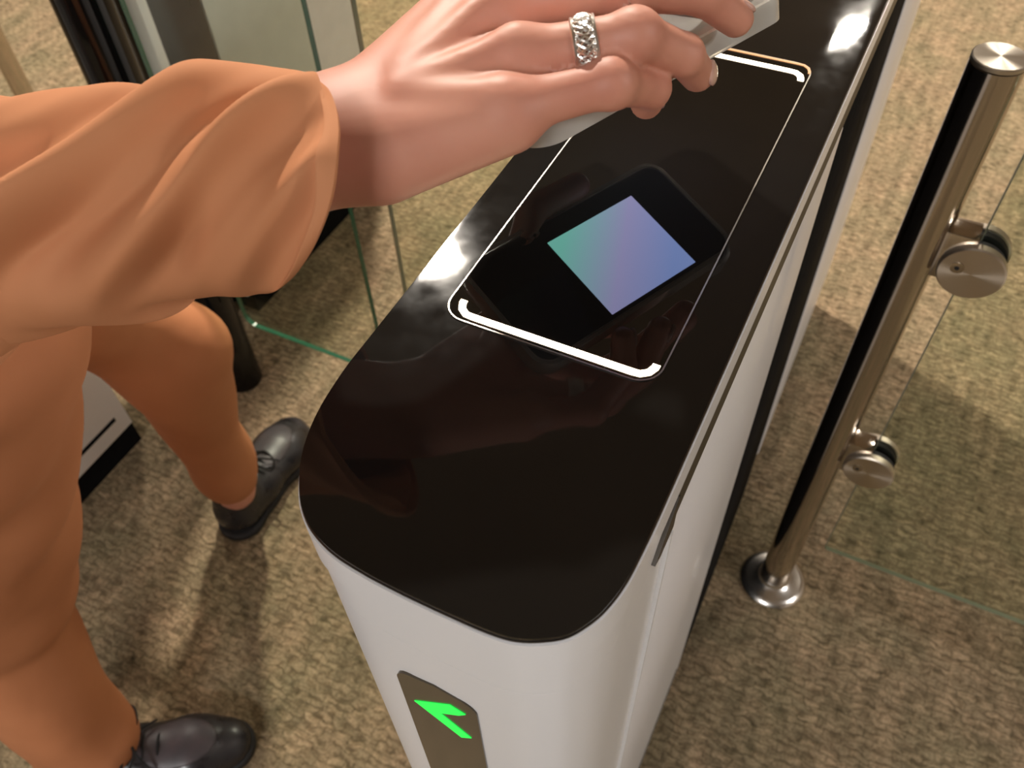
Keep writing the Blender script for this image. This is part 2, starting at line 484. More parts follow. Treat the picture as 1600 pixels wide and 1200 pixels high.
def nose(x_in=0.0):
    """front outline of the cabinet, right side to left side, in plan (world units about x = 0 at centre, y = 0 at the nose)"""
    pts = [(-.1134, .70), (-.1134, .60), (-.1145, .545), (-.117, .497), (-.124, .458), (-.1352, .4273), (-.155, .396), (-.1804, .377), (-.212, .3625), (-.2474, .357),
           (-.3015, .3555), (-.3500, .3555), (-.3948, .3565), (-.435, .359), (-.4751, .364), (-.507, .373), (-.5367, .387), (-.566, .411), (-.5908, .4435), (-.610, .478), (-.625, .5187), (-.6345, .560),
           (-.6400, .6049), (-.6430, .65), (-.6430, .70)]
    pts = [tuple(q) for q in catmull(pts, 4)]
    out = [((x + .3782) * U, (y - .357) * U) for x, y in pts]
    if x_in:
        res = []
        n = len(out)
        for i in range(n):
            a = out[max(i - 1, 0)]; b = out[min(i + 1, n - 1)]
            t = Vector((b[0] - a[0], b[1] - a[1])).normalized()
            res.append((out[i][0] + t.y * x_in, out[i][1] - t.x * x_in))
        out = res
    return out


HW = (.643 - .1134) / 2 * U


def outline(inset, y_end, round_end=True):
    p = nose(inset)
    if round_end:
        r = 0.055 - inset
        w = HW - inset
        q = []
        for k in range(9):
            a = math.pi - math.pi / 2 * k / 8
            q.append((-w + r + r * math.cos(a), y_end - inset - r + r * math.sin(a)))
        for k in range(9):
            a = math.pi / 2 - math.pi / 2 * k / 8
            q.append((w - r + r * math.cos(a), y_end - inset - r + r * math.sin(a)))
        return p + q
    return p + [(-(HW - inset), y_end), (HW - inset, y_end)]


def cabinet(cx, lane, lab, arrow, grp):
    root = empty('turnstile', (cx, 0.0964, 0))
    tag(root, lab, 'turnstile', grp)
    YE = 1.30
    # plinth
    obj('plinth', prism(bmesh.new(), outline(0.006, 0.41, False), 0, 0.05), M_plinth, root)
    obj('plinth', box(bmesh.new(), -HW + .006, HW - .006, .765, YE - .05, 0, .10), M_plinth, root)
    # front shell (nose)
    def shell(y_end, z0, z1):
        p = [q for q in nose(0.0012) if q[1] < y_end - .001]
        return [(HW - .0012, y_end)] + p + [(-HW + .0012, y_end)], z0, z1
    p, a, b = shell(0.0920, 0.05, 0.938)
    obj('front_shell', prism(bmesh.new(), p, a, b), M_white, root, True)
    p, a, b = shell(0.0924, 0.9382, 0.9644)
    obj('front_shell_collar', prism(bmesh.new(), p, a, b), M_white, root, True)
    # side panel, with a fine bright seam edge
    obj('side_panel', box(bmesh.new(), -HW + .0002, HW - .0002, .0935, .409, .055, .938, .0012), M_side, root, True)
    obj('seam_strip', box(bmesh.new(), HW - .0035, HW + .0009, .0914, .0934, .055, .936), M_white, root)
    obj('seam_strip', box(bmesh.new(), -HW - .0009, -HW + .0035, .0914, .0934, .055, .936), M_white, root)
    # slot close above the base
    obj('base_slot', box(bmesh.new(), -HW - .0003, HW + .0003, .10, .385, .088, .097), M_plinth, root)
    # recessed reveal under the lid
    obj('reveal', box(bmesh.new(), -HW + .0004, HW - .0004, .0925, YE - .02, .939, .9645), M_bronze, root)
    # step between collar and reveal
    for sx in (-1, 1):
        bm = bmesh.new(); ws = [(.0700, .9440), (.0925, .9640), (.0935, .9640), (.0935, .9395), (.0780, .9395)]
        va = [bm.verts.new((sx * (HW - .004), y, z)) for y, z in ws]; vb = [bm.verts.new((sx * (HW + .0006), y, z)) for y, z in ws]
        bm.faces.new(va); bm.faces.new(vb)
        for k in range(5): bm.faces.new((va[k], va[(k + 1) % 5], vb[(k + 1) % 5], vb[k]))
        obj('reveal_end', bm, M_bronze, root)
    # lid
    lid = obj('lid', prism(bmesh.new(), outline(0.0, YE), .9646, .9862, .0022, 3), M_white, root, True)
    obj('lid_gasket', prism(bmesh.new(), outline(0.0012, YE), .9862, .9872), M_gasket, root)
    obj('lid_trim', prism(bmesh.new(), outline(0.0006, YE), .9872, .9876), M_rim, root)
    top = obj('top_plate', prism(bmesh.new(), outline(0.0010, YE), .9876, HT, .0008, 2), M_black, root, True)
    # scanner window with rim and light bars
    wx0, wx1 = (-.563 + .3782) * U, (-.1984 + .3782) * U
    wy0, wy1 = (.801 - .357) * U, (1.752 - .357) * U
    rr = 0.0105
    win = obj('scanner_window', prism(bmesh.new(), rrect(wx0 + .0006, wx1 - .0006, wy0 + .0006, wy1 - .0006, rr), HT, HT + .0004), M_blackw, root)
    bm = bmesh.new(); ribbon(bm, rrect(wx0, wx1, wy0, wy1, rr), .0007, HT - .0002, HT + .0006, True)
    obj('window_rim', bm, M_rim, root)

    def bar(y, s, inset, w, z, m, nm):
        r = .006
        xa, xb = wx0 + inset * (1.0 if inset < .002 else 2.0), wx1 - inset
        pth = [(xa, y + s * .0075), (xa, y + s * .0060), (xa + .0015, y + s * .0025), (xa + .0045, y + s * .0003), (xa + .008, y)]
        n = len(pth)
        pth += [(xa + xb - q[0], q[1]) for q in pth[::-1]]
        b2 = bmesh.new(); ribbon(b2, pth, w, HT + .0001, z)
        return obj(nm, b2, m, root)
    bar(wy0 + .0036, 1, .0031, .0032, HT + .0008, M_led, 'light_bar')
    bar(wy1 - .0100, -1, .0036, .0034, HT + .0008, M_led, 'light_bar')
    bar(wy1 - .0012, -1, .0010, .0014, HT + .0009, M_led2, 'light_bar_edge')
    # gap, column, far body
    if arrow:
        obj('motor_housing', box(bmesh.new(), -HW + .002, HW - .002, .410, .762, 0, .9385, .003), M_plinth, root, True)
    else:
        obj('motor_housing', box(bmesh.new(), -.03, .03, .69, .735, .0, .9385, .003), M_plinth, root, True)
        obj('edge_strip', box(bmesh.new(), HW - .03, HW, .745, .763, .06, .9385, .002), M_white, root, True)
        obj('dark_panel', box(bmesh.new(), -HW + .001, HW - .001, .764, .865, .101, .9385, .002), M_darkpan, root, True)
    obj('rear_panel', box(bmesh.new(), -HW + .0002, HW - .0002, .768 if arrow else .866, YE - .045, .101, .9385, .004), M_side if arrow else M_grey, root, True)
    # pivot column on the lane side with its glass wing
    s = lane
    colx = (HW + .077) * s
    obj('pivot_column', lathe(bmesh.new(), [(.030, 0), (.036, .003), (.036, .852), (.033, .86)], 48, c=(colx, .604, 0)), M_column, root, True)
    obj('column_bracket', box(bmesh.new(), min(s * (HW - .03), colx), max(s * (HW - .03), colx), .592, .616, .838, .858, .003), M_plinth, root, True)
    obj('column_bracket', box(bmesh.new(), min(s * (HW - .03), colx), max(s * (HW - .03), colx), .592, .616, .12, .155, .003), M_plinth, root, True)
    wa, wb = colx + s * .073, colx + s * (.357 if s > 0 else .296)
    gy = .604
    wp = rrect(min(wa, wb), max(wa, wb), .19, .86, .022)
    g = obj('glass_wing', prism(bmesh.new(), wp, gy - .0035, gy + .0035, axis='y'), M_glass, root)
    bm = bmesh.new()
    # green polished edge all round
    inn = rrect(min(wa, wb) + .0012, max(wa, wb) - .0012, .1912, .8588, .021)
    n = len(wp)
    vo_ = [[bm.verts.new((q[0], y, q[1])) for q in pl] for pl in (wp, inn) for y in (gy - .0037, gy + .0037)]
    for i in range(n):
        j = (i + 1) % n
        bm.faces.new((vo_[0][i], vo_[0][j], vo_[1][j], vo_[1][i])); bm.faces.new((vo_[2][i], vo_[3][i], vo_[3][j], vo_[2][j]))
        bm.faces.new((vo_[0][i], vo_[2][i], vo_[2][j], vo_[0][j])); bm.faces.new((vo_[1][i], vo_[1][j], vo_[3][j], vo_[3][i]))
    obj('glass_edge', bm, M_gedge if s > 0 else M_gedge2, g)
    for z in (.30, .825):
        xa, xb = sorted((colx + s * .03, wa + s * .03))
        obj('wing_clamp', box(bmesh.new(), xa, xb, gy - .012, gy + .012, z - .02, z + .02, .003), M_column, root, True)
    # smoked display in the nose
    if True:
        dx = cx
        c0 = -.0970 - (-.1021)
        pp = []
        hw = .0195
        zt = .903; zb = .60
        for k in range(9):
            a = math.pi / 2 * k / 8; pp.append((c0 + hw - .009 + .009 * math.cos(a), zt - .009 + .009 * math.sin(a)))
        pp.append((c0, zt + .0022))
        for k in range(9):
            a = math.pi / 2 + math.pi / 2 * k / 8; pp.append((c0 - hw + .009 + .009 * math.cos(a), zt - .009 + .009 * math.sin(a)))
        pp += [(c0 - hw, zb + .009), (c0 - hw + .003, zb + .002), (c0 - hw + .009, zb), (c0 + hw - .009, zb), (c0 + hw - .003, zb + .002), (c0 + hw, zb + .009)]
        dsp = obj('display_window', prism(bmesh.new(), pp, .0016, .0001, axis='y'), M_disp, root, auto=None)
        if arrow:
            ar = [(-.1109, .8715), (-.0906, .8916), (-.0832, .8889), (-.0870, .8830), (-.0973, .8728), (-.0828, .8580), (-.0885, .8512)]
            ar = [(x + .1021, z) for x, z in ar]
            obj('green_arrow', prism(bmesh.new(), ar, .00005, -.0003, axis='y'), M_green, dsp)
    return root


ours = cabinet(-.1021, -1, 'white turnstile with black glossy lid, lit scanner window and green arrow, under the reaching hand', True, 'turnstiles of the gate')
left = cabinet(-1.045 - HW, 1, 'white turnstile cabinet at the left behind the walking legs, only its low side showing', False, 'turnstiles of the gate')

# ------------------------------------------------------------------ steel post with clamps, glass panel
PX, PY = .0535, .721
post = empty('barrier_post', (PX, PY, 0))
tag(post, 'round polished steel post with flanged foot and two glass clamps right of the turnstile', 'post')
obj('pole', lathe(bmesh.new(), [(.0215, .004), (.0215, .8845)], 96), M_steel, post, True)
obj('cap', lathe(bmesh.new(), [(.0205, -.0040), (.0215, -.0030), (.0215, 0.0), (.0205, .0008)], 96), M_cap, post, True, loc=(0, 0, .8888))
obj('base_flange', lathe(bmesh.new(), [(.050, 0), (.050, .0035), (.047, .0075), (.040, .0105), (.030, .0125), (.0245, .016), (.0235, .022), (.0216, .024)], 96), M_chrome, post, True)


def clamp(z):
    bm = bmesh.new(); box(bm, .014, .0455, -.0130, .0130, z - .020, z + .034, .0012)
    a = obj('clamp_arm', bm, M_steel, post, True)
    gx = .0500; r = .0295
    d = obj('clamp_disc', lathe(bmesh.new(), [(r - .0015, -.0085), (r, -.0070), (r, 0), (r - .001, .0003)], 64, 'y'), M_disc, post, True, loc=(gx, -.0125 + .0075 - .007, z))
    obj('clamp_disc', lathe(bmesh.new(), [(r - .001, -.0003), (r, 0), (r, .0070), (r - .0015, .0085)], 64, 'y'), M_disc, post, True, loc=(gx, .0125, z))
    obj('clamp_gasket', lathe(bmesh.new(), [(r - .002, -.0045), (r - .002, -.0118)], 48, 'y', c=(gx, 0, z)), M_gasket, post, True)
    obj('clamp_gasket', lathe(bmesh.new(), [(r - .002, .0045), (r - .002, .0122)], 48, 'y', c=(gx, 0, z)), M_gasket, post, True)
    obj('screw', lathe(bmesh.new(), [(.0062, .0), (.0062, -.0006), (.0046, -.0008)], 24, 'y', c=(-.013, -.0086, .004)), M_steel, d, True)
    obj('screw_socket', lathe(bmesh.new(), [(.0024, -.0007), (.0024, -.0011)], 6, 'y', c=(-.013, -.0086, .004)), M_gasket, d)


clamp(.694)
clamp(.362)
gx0, gx1, gz0, gz1 = .1005, 1.15, .142, .86
gp = empty('glass_panel', ((gx0 + gx1) / 2, PY, gz0))
tag(gp, 'clear greenish glass panel held by the clamps of the steel post on the right', 'glass panel')
w2 = (gx1 - gx0) / 2
obj('pane', prism(bmesh.new(), rrect(-w2 + .001, w2 - .001, .001, gz1 - gz0 - .001, .004), -.0026, .0026, axis='y'), M_glass, gp)
bm = bmesh.new()
wp = rrect(-w2, w2, 0, gz1 - gz0, .005); inn = rrect(-w2 + .0009, w2 - .0009, .0009, gz1 - gz0 - .0009, .0042); n = len(wp)
vv = [[bm.verts.new((q[0], y, q[1])) for q in pl] for pl in (wp, inn) for y in (-.0029, .0029)]
for i in range(n):
    j = (i + 1) % n
    bm.faces.new((vv[0][i], vv[0][j], vv[1][j], vv[1][i])); bm.faces.new((vv[2][i], vv[3][i], vv[3][j], vv[2][j]))
    bm.faces.new((vv[0][i], vv[2][i], vv[2][j], vv[0][j])); bm.faces.new((vv[1][i], vv[1][j], vv[3][j], vv[3][i]))
obj('polished_edge', bm, M_gedge2, gp)

# far post seen past the left cabinet
fp = empty('barrier_post', (-2.02, 1.19, 0))
tag(fp, 'slim metal post standing far off beyond the left turnstile', 'post')
obj('pole', lathe(bmesh.new(), [(.024, .004), (.024, .96)], 48), M_steel, fp, True)
obj('base_flange', lathe(bmesh.new(), [(.055, 0), (.055, .006), (.045, .011), (.0245, .018)], 48), M_chrome, fp, True)
obj('cap', lathe(bmesh.new(), [(.024, .9605), (.024, .964), (.022, .965)], 48), M_steel, fp, True)

# ------------------------------------------------------------------ smartphone
Fc = W(1222, 22, HT + .0682)
Nc = W(862, 222, HT + .065)
Tc = np.array([-.1226, .4233, HT + .050])
u = Nc - Fc; u /= np.linalg.norm(u)
v = Tc - Fc; v -= v.dot(u) * u; v /= np.linalg.norm(v)
w = np.cross(u, v)
if w[2] < 0: w = -w
PL, PW, PT = .146, .0735, .0108
cen = Fc + u * PL / 2 + v * (PW / 2 - .003)
phone = empty('smartphone', cen)
phone.rotation_mode = 'QUATERNION'
ux, vx, wx = Vector(u), Vector(v), Vector(w)
if ux.cross(vx).dot(wx) < 0: vx = -vx; sgn = -1
else: sgn = 1
phone.rotation_quaternion = Matrix((ux, vx, wx)).transposed().to_quaternion()
tag(phone, 'smartphone in a clear case held face down over the scanner by the hand', 'smartphone')
obj('body', prism(bmesh.new(), rrect(-PL / 2 + .0015, PL / 2 - .0015, -PW / 2 + .0015, PW / 2 - .0015, .0095), .0008, PT - .0014, .0008), M_phback, phone, True)
bm = bmesh.new(); ribbon(bm, rrect(-PL / 2, PL / 2, -PW / 2, PW / 2, .011), .0022, .0, PT, True)
obj('case_rim', bm, M_caserim, phone, True)
obj('case_back', prism(bmesh.new(), rrect(-PL / 2 + .001, PL / 2 - .001, -PW / 2 + .001, PW / 2 - .001, .010), PT - .0010, PT, .0005), M_case, phone, True)
scr = obj('screen', prism(bmesh.new(), rrect(-PL / 2 + .002, PL / 2 - .002, -PW / 2 + .002, PW / 2 - .002, .0090), .0002, .0007), M_screen, phone)
# lit ticket area: blank, faintly tinted
mt = bpy.data.materials.new('lit_screen_area'); mt.use_nodes = True
b_ = mt.node_tree.nodes['Principled BSDF']; b_.inputs['Base Color'].default_value = (0, 0, 0, 1)
tc = nd(mt, 'ShaderNodeTexCoord'); gr = nd(mt, 'ShaderNodeSeparateXYZ'); mt.node_tree.links.new(tc.outputs['Generated'], gr.inputs[0])
ad = nd(mt, 'ShaderNodeMath', operation='MULTIPLY_ADD'); ad.inputs[1].default_value = 0.5
mt.node_tree.links.new(gr.outputs[0], ad.inputs[0]); m5 = nd(mt, 'ShaderNodeMath', operation='MULTIPLY'); m5.inputs[1].default_value = 0.5
yy_ = nd(mt, 'ShaderNodeMath', operation='MULTIPLY_ADD'); yy_.inputs[1].default_value = sgn; yy_.inputs[2].default_value = (1 - sgn) / 2; mt.node_tree.links.new(gr.outputs[1], yy_.inputs[0]); mt.node_tree.links.new(yy_.outputs[0], m5.inputs[0]); mt.node_tree.links.new(m5.outputs[0], ad.inputs[2])
cr = nd(mt, 'ShaderNodeValToRGB')
cr.color_ramp.elements[0].color = (.30, .42, .85, 1); cr.color_ramp.elements[0].position = .15
cr.color_ramp.elements[1].color = (.25, .75, .62, 1); cr.color_ramp.elements[1].position = .9
e = cr.color_ramp.elements.new(.5); e.color = (.48, .46, .80, 1)
mt.node_tree.links.new(ad.outputs[0], cr.inputs[0]); mt.node_tree.links.new(cr.outputs[0], b_.inputs['Emission Color'])
b_.inputs['Emission Strength'].default_value = 8.0
lit = obj('lit_area', prism(bmesh.new(), rrect(-.0430, .0215, min(-.0325 * sgn, .023 * sgn), max(-.0325 * sgn, .023 * sgn), .0005), .00005, .00015), mt, scr)
# camera island on the back, far corner
isl = obj('camera_island', prism(bmesh.new(), rrect(-PL / 2 + .005, -PL / 2 + .035, -.006, .026, .007), PT, PT + .0015, .0006), M_phback, phone, True)
for ly in (.002, .018):
    obj('lens', lathe(bmesh.new(), [(.0058, PT + .0015), (.0058, PT + .003), (.0050, PT + .0032)], 24, c=(-PL / 2 + .014 + (.010 if ly > .01 else 0), ly, 0)), M_lens, isl, True)

# ------------------------------------------------------------------ the person
Zax = np.array([0, 0, 1.])
# landmarks of the right arm and hand
elbow = W(-175, 400, 1.035)
wrist = W(520, 218, 1.072)
J = dict(
    i=[W(790, -62, 1.094), W(990, -105, 1.104), W(1078, -92, 1.092), W(1128, -62, 1.078)],
    m=[W(800, 5, 1.094), W(985, -22, 1.104), W(1098, -10, 1.092), W(1150, 30, 1.077)],
    r=[W(812, 92, 1.089), W(992, 55, 1.096), W(1068, 86, 1.082), W(1090, 116, 1.066)],
    p=[W(792, 172, 1.082), W(955, 130, 1.086), W(1018, 138, 1.073), W(1010, 160, 1.061)])
RAD = dict(i=[.0115, .0090, .0078, .0070], m=[.0118, .0093, .0080, .0072], r=[.0112, .0088, .0077, .0070], p=[.0100, .0083, .0072, .0066])
hand_up = np.cross(J['m'][0] - wrist, J['p'][0] - J['i'][0]); hand_up /= np.linalg.norm(hand_up)
if hand_up[2] < 0: hand_up = -hand_up
side = J['p'][0] - J['i'][0]; side /= np.linalg.norm(side)      # towards the little finger
fore = wrist - elbow; fore /= np.linalg.norm(fore)
fside = side - side.dot(fore) * fore; fside /= np.linalg.norm(fside)
# thumb goes below the far long edge of the phone
thumb = [wrist + fore * .020 - side * .012 - hand_up * .008, wrist + fore * .052 - side * .026 - hand_up * .016,
         Fc + u * .085 + v * (PW + .006) + w * .004, Fc + u * .056 + v * (PW + .004) - w * .003]


PHR = np.stack([np.array(ux), np.array(vx), np.array(wx)], 1).astype(np.float32)


def hand_sdf(P):
    hand = None
    # wrist and forearm: two bones side by side
    a = cone(P, elbow, wrist - fore * .004, .030, .0195)
    for s in (-1, 1):
        a = smin(a, cone(P, elbow + fside * s * .010, wrist + fside * s * .0095, .028, .0165), .012)
    # palm fan
    for k, off in (('i', -.6), ('m', -.2), ('r', .3), ('p', .8)):
        st = wrist + fore * .006 + side * .0105 * off
        a = smin(a, cone(P, st, J[k][0] - hand_up * .001, .0155, RAD[k][0]), .009)
    a = smin(a, cone(P, wrist + side * .014 + fore * .020 - hand_up * .004, J['p'][0] - hand_up * .004 + side * .002, .0150, .0105), .010)   # heel of the hand
    a = smin(a, cone(P, wrist - side * .008 + fore * .014 - hand_up * .006, thumb[1], .0140, .0120), .010)
    # knuckle heads and tendons
    for k in 'imrp':
        a = smin(a, cone(P, J[k][0] + hand_up * .0015, J[k][0] + hand_up * .0018, RAD[k][0] * .80, RAD[k][0] * .80), .006)
        a = smin(a, cone(P, wrist + fore * .02 + hand_up * .0128 + (J[k][0] - wrist) * .15, J[k][0] + hand_up * (RAD[k][0] * .82), .0012, .0020), .008)
    fingers = None
    for k in 'imrp':
        p, r = J[k], RAD[k]
        f = cone(P, p[0], p[1], r[0] * .92, r[1] * .96)
        f = smin(f, cone(P, p[1], p[2], r[1], r[2]), .003)
        f = smin(f, cone(P, p[2], p[3], r[2], r[3]), .003)
        f = smin(f, cone(P, p[1], p[1], r[1] * 1.08, r[1] * 1.08), .004)
        fingers = f if fingers is None else smin(fingers, f, .0012)
    t = cone(P, thumb[1], thumb[2], .0125, .0098)
    t = smin(t, cone(P, thumb[2], thumb[3], .0098, .0078), .004)
    fingers = smin(fingers, t, .001)
    a = smin(a, fingers, .0065)
    # the skin lies flat against the phone
    q = (P - np.asarray(cen, np.float32)) @ PHR
    q = q - np.array([0, 0, PT / 2], np.float32)
    e = np.abs(q) - np.array([PL / 2, PW / 2, PT / 2], np.float32)
    bx = np.sqrt((np.maximum(e, 0) ** 2).sum(-1)) + np.minimum(e.max(-1), 0) - .0004
    return np.maximum(a, -bx)


hp = np.array([wrist, elbow] + sum([J[k] for k in 'imrp'], []) + thumb)
lo, hi = hp.min(0) - .03, hp.max(0) + .03
lo2 = lo.copy(); lo2[0] = (elbow[0] + wrist[0]) / 2
hand_me = nets(hand_sdf, lo2, hi, .0016, 'hand')

# rest of the body, coarser
pel = np.array([-.66, .13, .93]); chest = np.array([-.66, .15, 1.25]); neck = np.array([-.655, .175, 1.40]); head = np.array([-.625, .215, 1.555])
shR = np.array([-.545, .085, 1.335]); shL = np.array([-.80, .235, 1.335])
elL = np.array([-.93, .20, 1.07]); wrL = np.array([-.98, .22, .82])
hipR = W(-185, 470, .90); kneeR = W(-62, 900, .43); ankR = np.array([-.700, .052, .09])
hipL = np.array([-.74, .20, .90]); kneeL = W(262, 548, .47); ankL = np.array([-.765, .455, .09])
fdir = np.array([.50, .86, 0.0]); fdir /= np.linalg.norm(fdir)
rdir = np.array([fdir[1], -fdir[0], 0])
look = fdir * .88 - Zax * .47; look /= np.linalg.norm(look)
hup = np.cross(rdir, look)
if hup[2] < 0: hup = -hup


def hd(x, y, z): return head + rdir * x + look * y + hup * z


HR = np.stack([rdir, look, hup], 1)


def body_sdf(P):
    a = ell(P, hd(0, -.012, .022), (.073, .090, .092), HR)
    a = smin(a, ell(P, hd(0, .028, -.045), (.050, .055, .062), HR), .03)
    a = smin(a, cone(P, hd(0, .088, .0), hd(0, .100, -.024), .007, .0115), .012)          # nose
    a = smin(a, cone(P, hd(-.016, .077, -.052), hd(.016, .077, -.052), .008, .008), .008)  # mouth
    a = smin(a, cone(P, hd(-.03, .074, .022), hd(.03, .074, .022), .008, .008), .012)      # brow
    a = smin(a, ell(P, hd(0, .068, -.088), (.020, .018, .016), HR), .02)                   # chin
    for s in (-1, 1):
        a = np.maximum(a, -(ell(P, hd(s * .031, .086, .004), (.015, .012, .010), HR)))
        a = smin(a, ell(P, hd(s * .074, -.008, -.008), (.008, .018, .030), HR), .006)      # ears
    a = smin(a, cone(P, hd(0, -.02, -.05), neck, .050, .055), .02)
    a = smin(a, cone(P, neck, chest + Zax * .05, .058, .09), .04)
    a = smin(a, cone(P, chest + rdir * .07, chest - rdir * .07, .10, .10), .04)
    a = smin(a, cone(P, chest, pel, .105, .11), .05)
    for sh, el, wr in ((shR, elbow, None), (shL, elL, wrL)):
        a = smin(a, cone(P, chest + Zax * .06, sh, .06, .048), .03)
        a = smin(a, cone(P, sh, el, .046, .030), .02)
        if wr is not None:
            a = smin(a, cone(P, el, wr, .036, .024), .01)
            dd = (wr - el) / np.linalg.norm(wr - el)
            a = smin(a, cone(P, wr, wr + dd * .07, .026, .026), .01)
            for q in range(4):
                b0 = wr + dd * .085 + fdir * (.026 - .017 * q)
                a = smin(a, cone(P, b0, b0 + dd * .035 + rdir * .004, .0095, .009), .004)
                a = smin(a, cone(P, b0 + dd * .035 + rdir * .004, b0 + dd * .058 + rdir * .018, .009, .008), .003)
            a = smin(a, cone(P, wr + dd * .03 + fdir * .022, wr + dd * .075 + fdir * .045 + rdir * .015, .013, .009), .01)
        else:
            m_ = (elbow + wrist) / 2 + fore * .02
            a = smin(a, cone(P, el, m_, .028, .023), .01)
    for h, k, an in ((hipR, kneeR, ankR), (hipL, kneeL, ankL)):
        a = smin(a, cone(P, pel, h, .10, .07), .04)
        a = smin(a, cone(P, h, k, .068, .045), .03)
        a = smin(a, cone(P, k, an, .045, .032), .02)
    return a


bp_ = np.array([pel, chest, neck, head, shR, shL, elL, wrL, hipR, kneeR, ankR, hipL, kneeL, ankL, elbow, (elbow + wrist) / 2])
body_me = nets(body_sdf, bp_.min(0) - .16, bp_.max(0) + .16, .009, 'body_coarse')
me = join_meshes('person', [hand_me, body_me])
person = finish('person', me, M_skin, None, True)
tag(person, 'person in brown clothes walking past, right hand holding a phone over the scanner', 'person')


def child(name, me_or_bm, m, smooth=True, label=None, parent=person):
    if isinstance(me_or_bm, bmesh.types.BMesh): o = obj(name, me_or_bm, m, parent, smooth)
    else: o = finish(name, me_or_bm, m, parent, smooth)
    if label: o['label'] = label
    return o


# face details
for s in (-1, 1):
    e_ = child('eye', nets(lambda P: ell(P, hd(s * .031, .074, .004), (.0125, .0125, .0105), HR), hd(s * .031, .074, .004) - .02, hd(s * .031, .074, .004) + .02, .002, 'eye'), M_eye)
    child('iris', nets(lambda P: ell(P, hd(s * .031, .0845, .003), (.0058, .0030, .0058), HR), hd(s * .031, .0845, .003) - .01, hd(s * .031, .0845, .003) + .01, .001, 'iris'), M_iris, parent=e_)
child('lips', nets(lambda P: smin(cone(P, hd(-.019, .0845, -.0505), hd(.019, .0845, -.0505), .003, .003), cone(P, hd(-.014, .0845, -.0570), hd(.014, .0845, -.0570), .0042, .0042), .002),
                   hd(0, .084, -.053) - .03, hd(0, .084, -.053) + .03, .0018, 'lips'), M_lip)


def hair_sdf(P):
    a = ell(P, hd(0, -.022, .030), (.084, .096, .100), HR)
    a = smin(a, cone(P, hd(-.05, -.055, -.02), hd(-.045, -.06, -.13), .045, .035), .03)
    a = smin(a, cone(P, hd(.05, -.055, -.02), hd(.045, -.06, -.13), .045, .035), .03)
    a = smin(a, cone(P, hd(0, -.075, 0), hd(0, -.075, -.13), .05, .04), .03)
    q = (P - head.astype(np.float32)) @ HR.astype(np.float32)
    face = np.maximum(np.maximum(-(q[..., 1] - .038), q[..., 2] - .068), np.abs(q[..., 0]) - .069)
    return np.maximum(a, -face)


child('hair', nets(hair_sdf, head - .2, head + .16, .006, 'hair'), M_hair)


# jacket
rng = np.random.RandomState(4)
FD = rng.randn(10, 3) * np.array([9, 9, 5]); FP = rng.rand(10) * 6.28


def folds(P, amp, s=1.0):
    o = 0
    for d, p in zip(FD, FP):
        o = o + np.sin((P @ (d * s).astype(np.float32)) * 1.9 + p)
    return o * amp / 3


def jacket_sdf(P):
    a = cone(P, chest + rdir * .075 + Zax * .02, chest - rdir * .075 + Zax * .02, .125, .125)
    a = smin(a, cone(P, chest, pel + Zax * -.02, .145, .155), .06)
    a = smin(a, cone(P, shR, shL, .075, .075), .05)
    a = smin(a, cone(P, neck - Zax * .02, neck - Zax * .05, .075, .08), .03)
    a = smin(a, cone(P, shR, elbow - fore * .0, .066, .048), .03)
    a = smin(a, cone(P, elbow, elbow + fore * .03, .045, .040), .02)
    b = smin(cone(P, shL, elL, .068, .055), cone(P, elL, wrL, .055, .048), .02)
    a = smin(a, b, .03)
    a = a + folds(P, .004)
    a = np.maximum(a, (pel[2] - .06) - P[..., 2])
    d = np.sqrt(((P - (neck + Zax * .045).astype(np.float32)) ** 2).sum(-1)) - .066
    return np.maximum(a, -d)


jp = np.array([pel, chest, neck, shR, shL, elL, wrL, elbow])
child('jacket', nets(jacket_sdf, jp.min(0) - .2, jp.max(0) + .2, .009, 'jacket'), M_coat)

# loose right sleeve: rings between an upper and a lower contour point
#        top px,py  bottom px,py   z top, z bottom, bulge towards the camera, forward bow of the ring
SL = [((-230, 190), (-190, 620), 1.055, 1.000, .050, 0), ((-90, 182), (-80, 560), 1.062, 1.010, .048, 0), ((0, 171), (0, 527), 1.068, 1.016, .046, 2), ((75, 164), (80, 513), 1.072, 1.020, .045, 6),
      ((150, 160), (165, 498), 1.075, 1.024, .044, 20), ((235, 146), (245, 480), 1.078, 1.028, .043, 40), ((320, 129), (320, 459), 1.081, 1.031, .042, 70),
      ((400, 121), (385, 458), 1.083, 1.033, .041, 115), ((455, 122), (415, 459), 1.083, 1.035, .040, 150), ((478, 130), (428, 455), 1.083, 1.036, .0395, 175)]
viewf = np.array([R[0][2], R[1][2], R[2][2]])


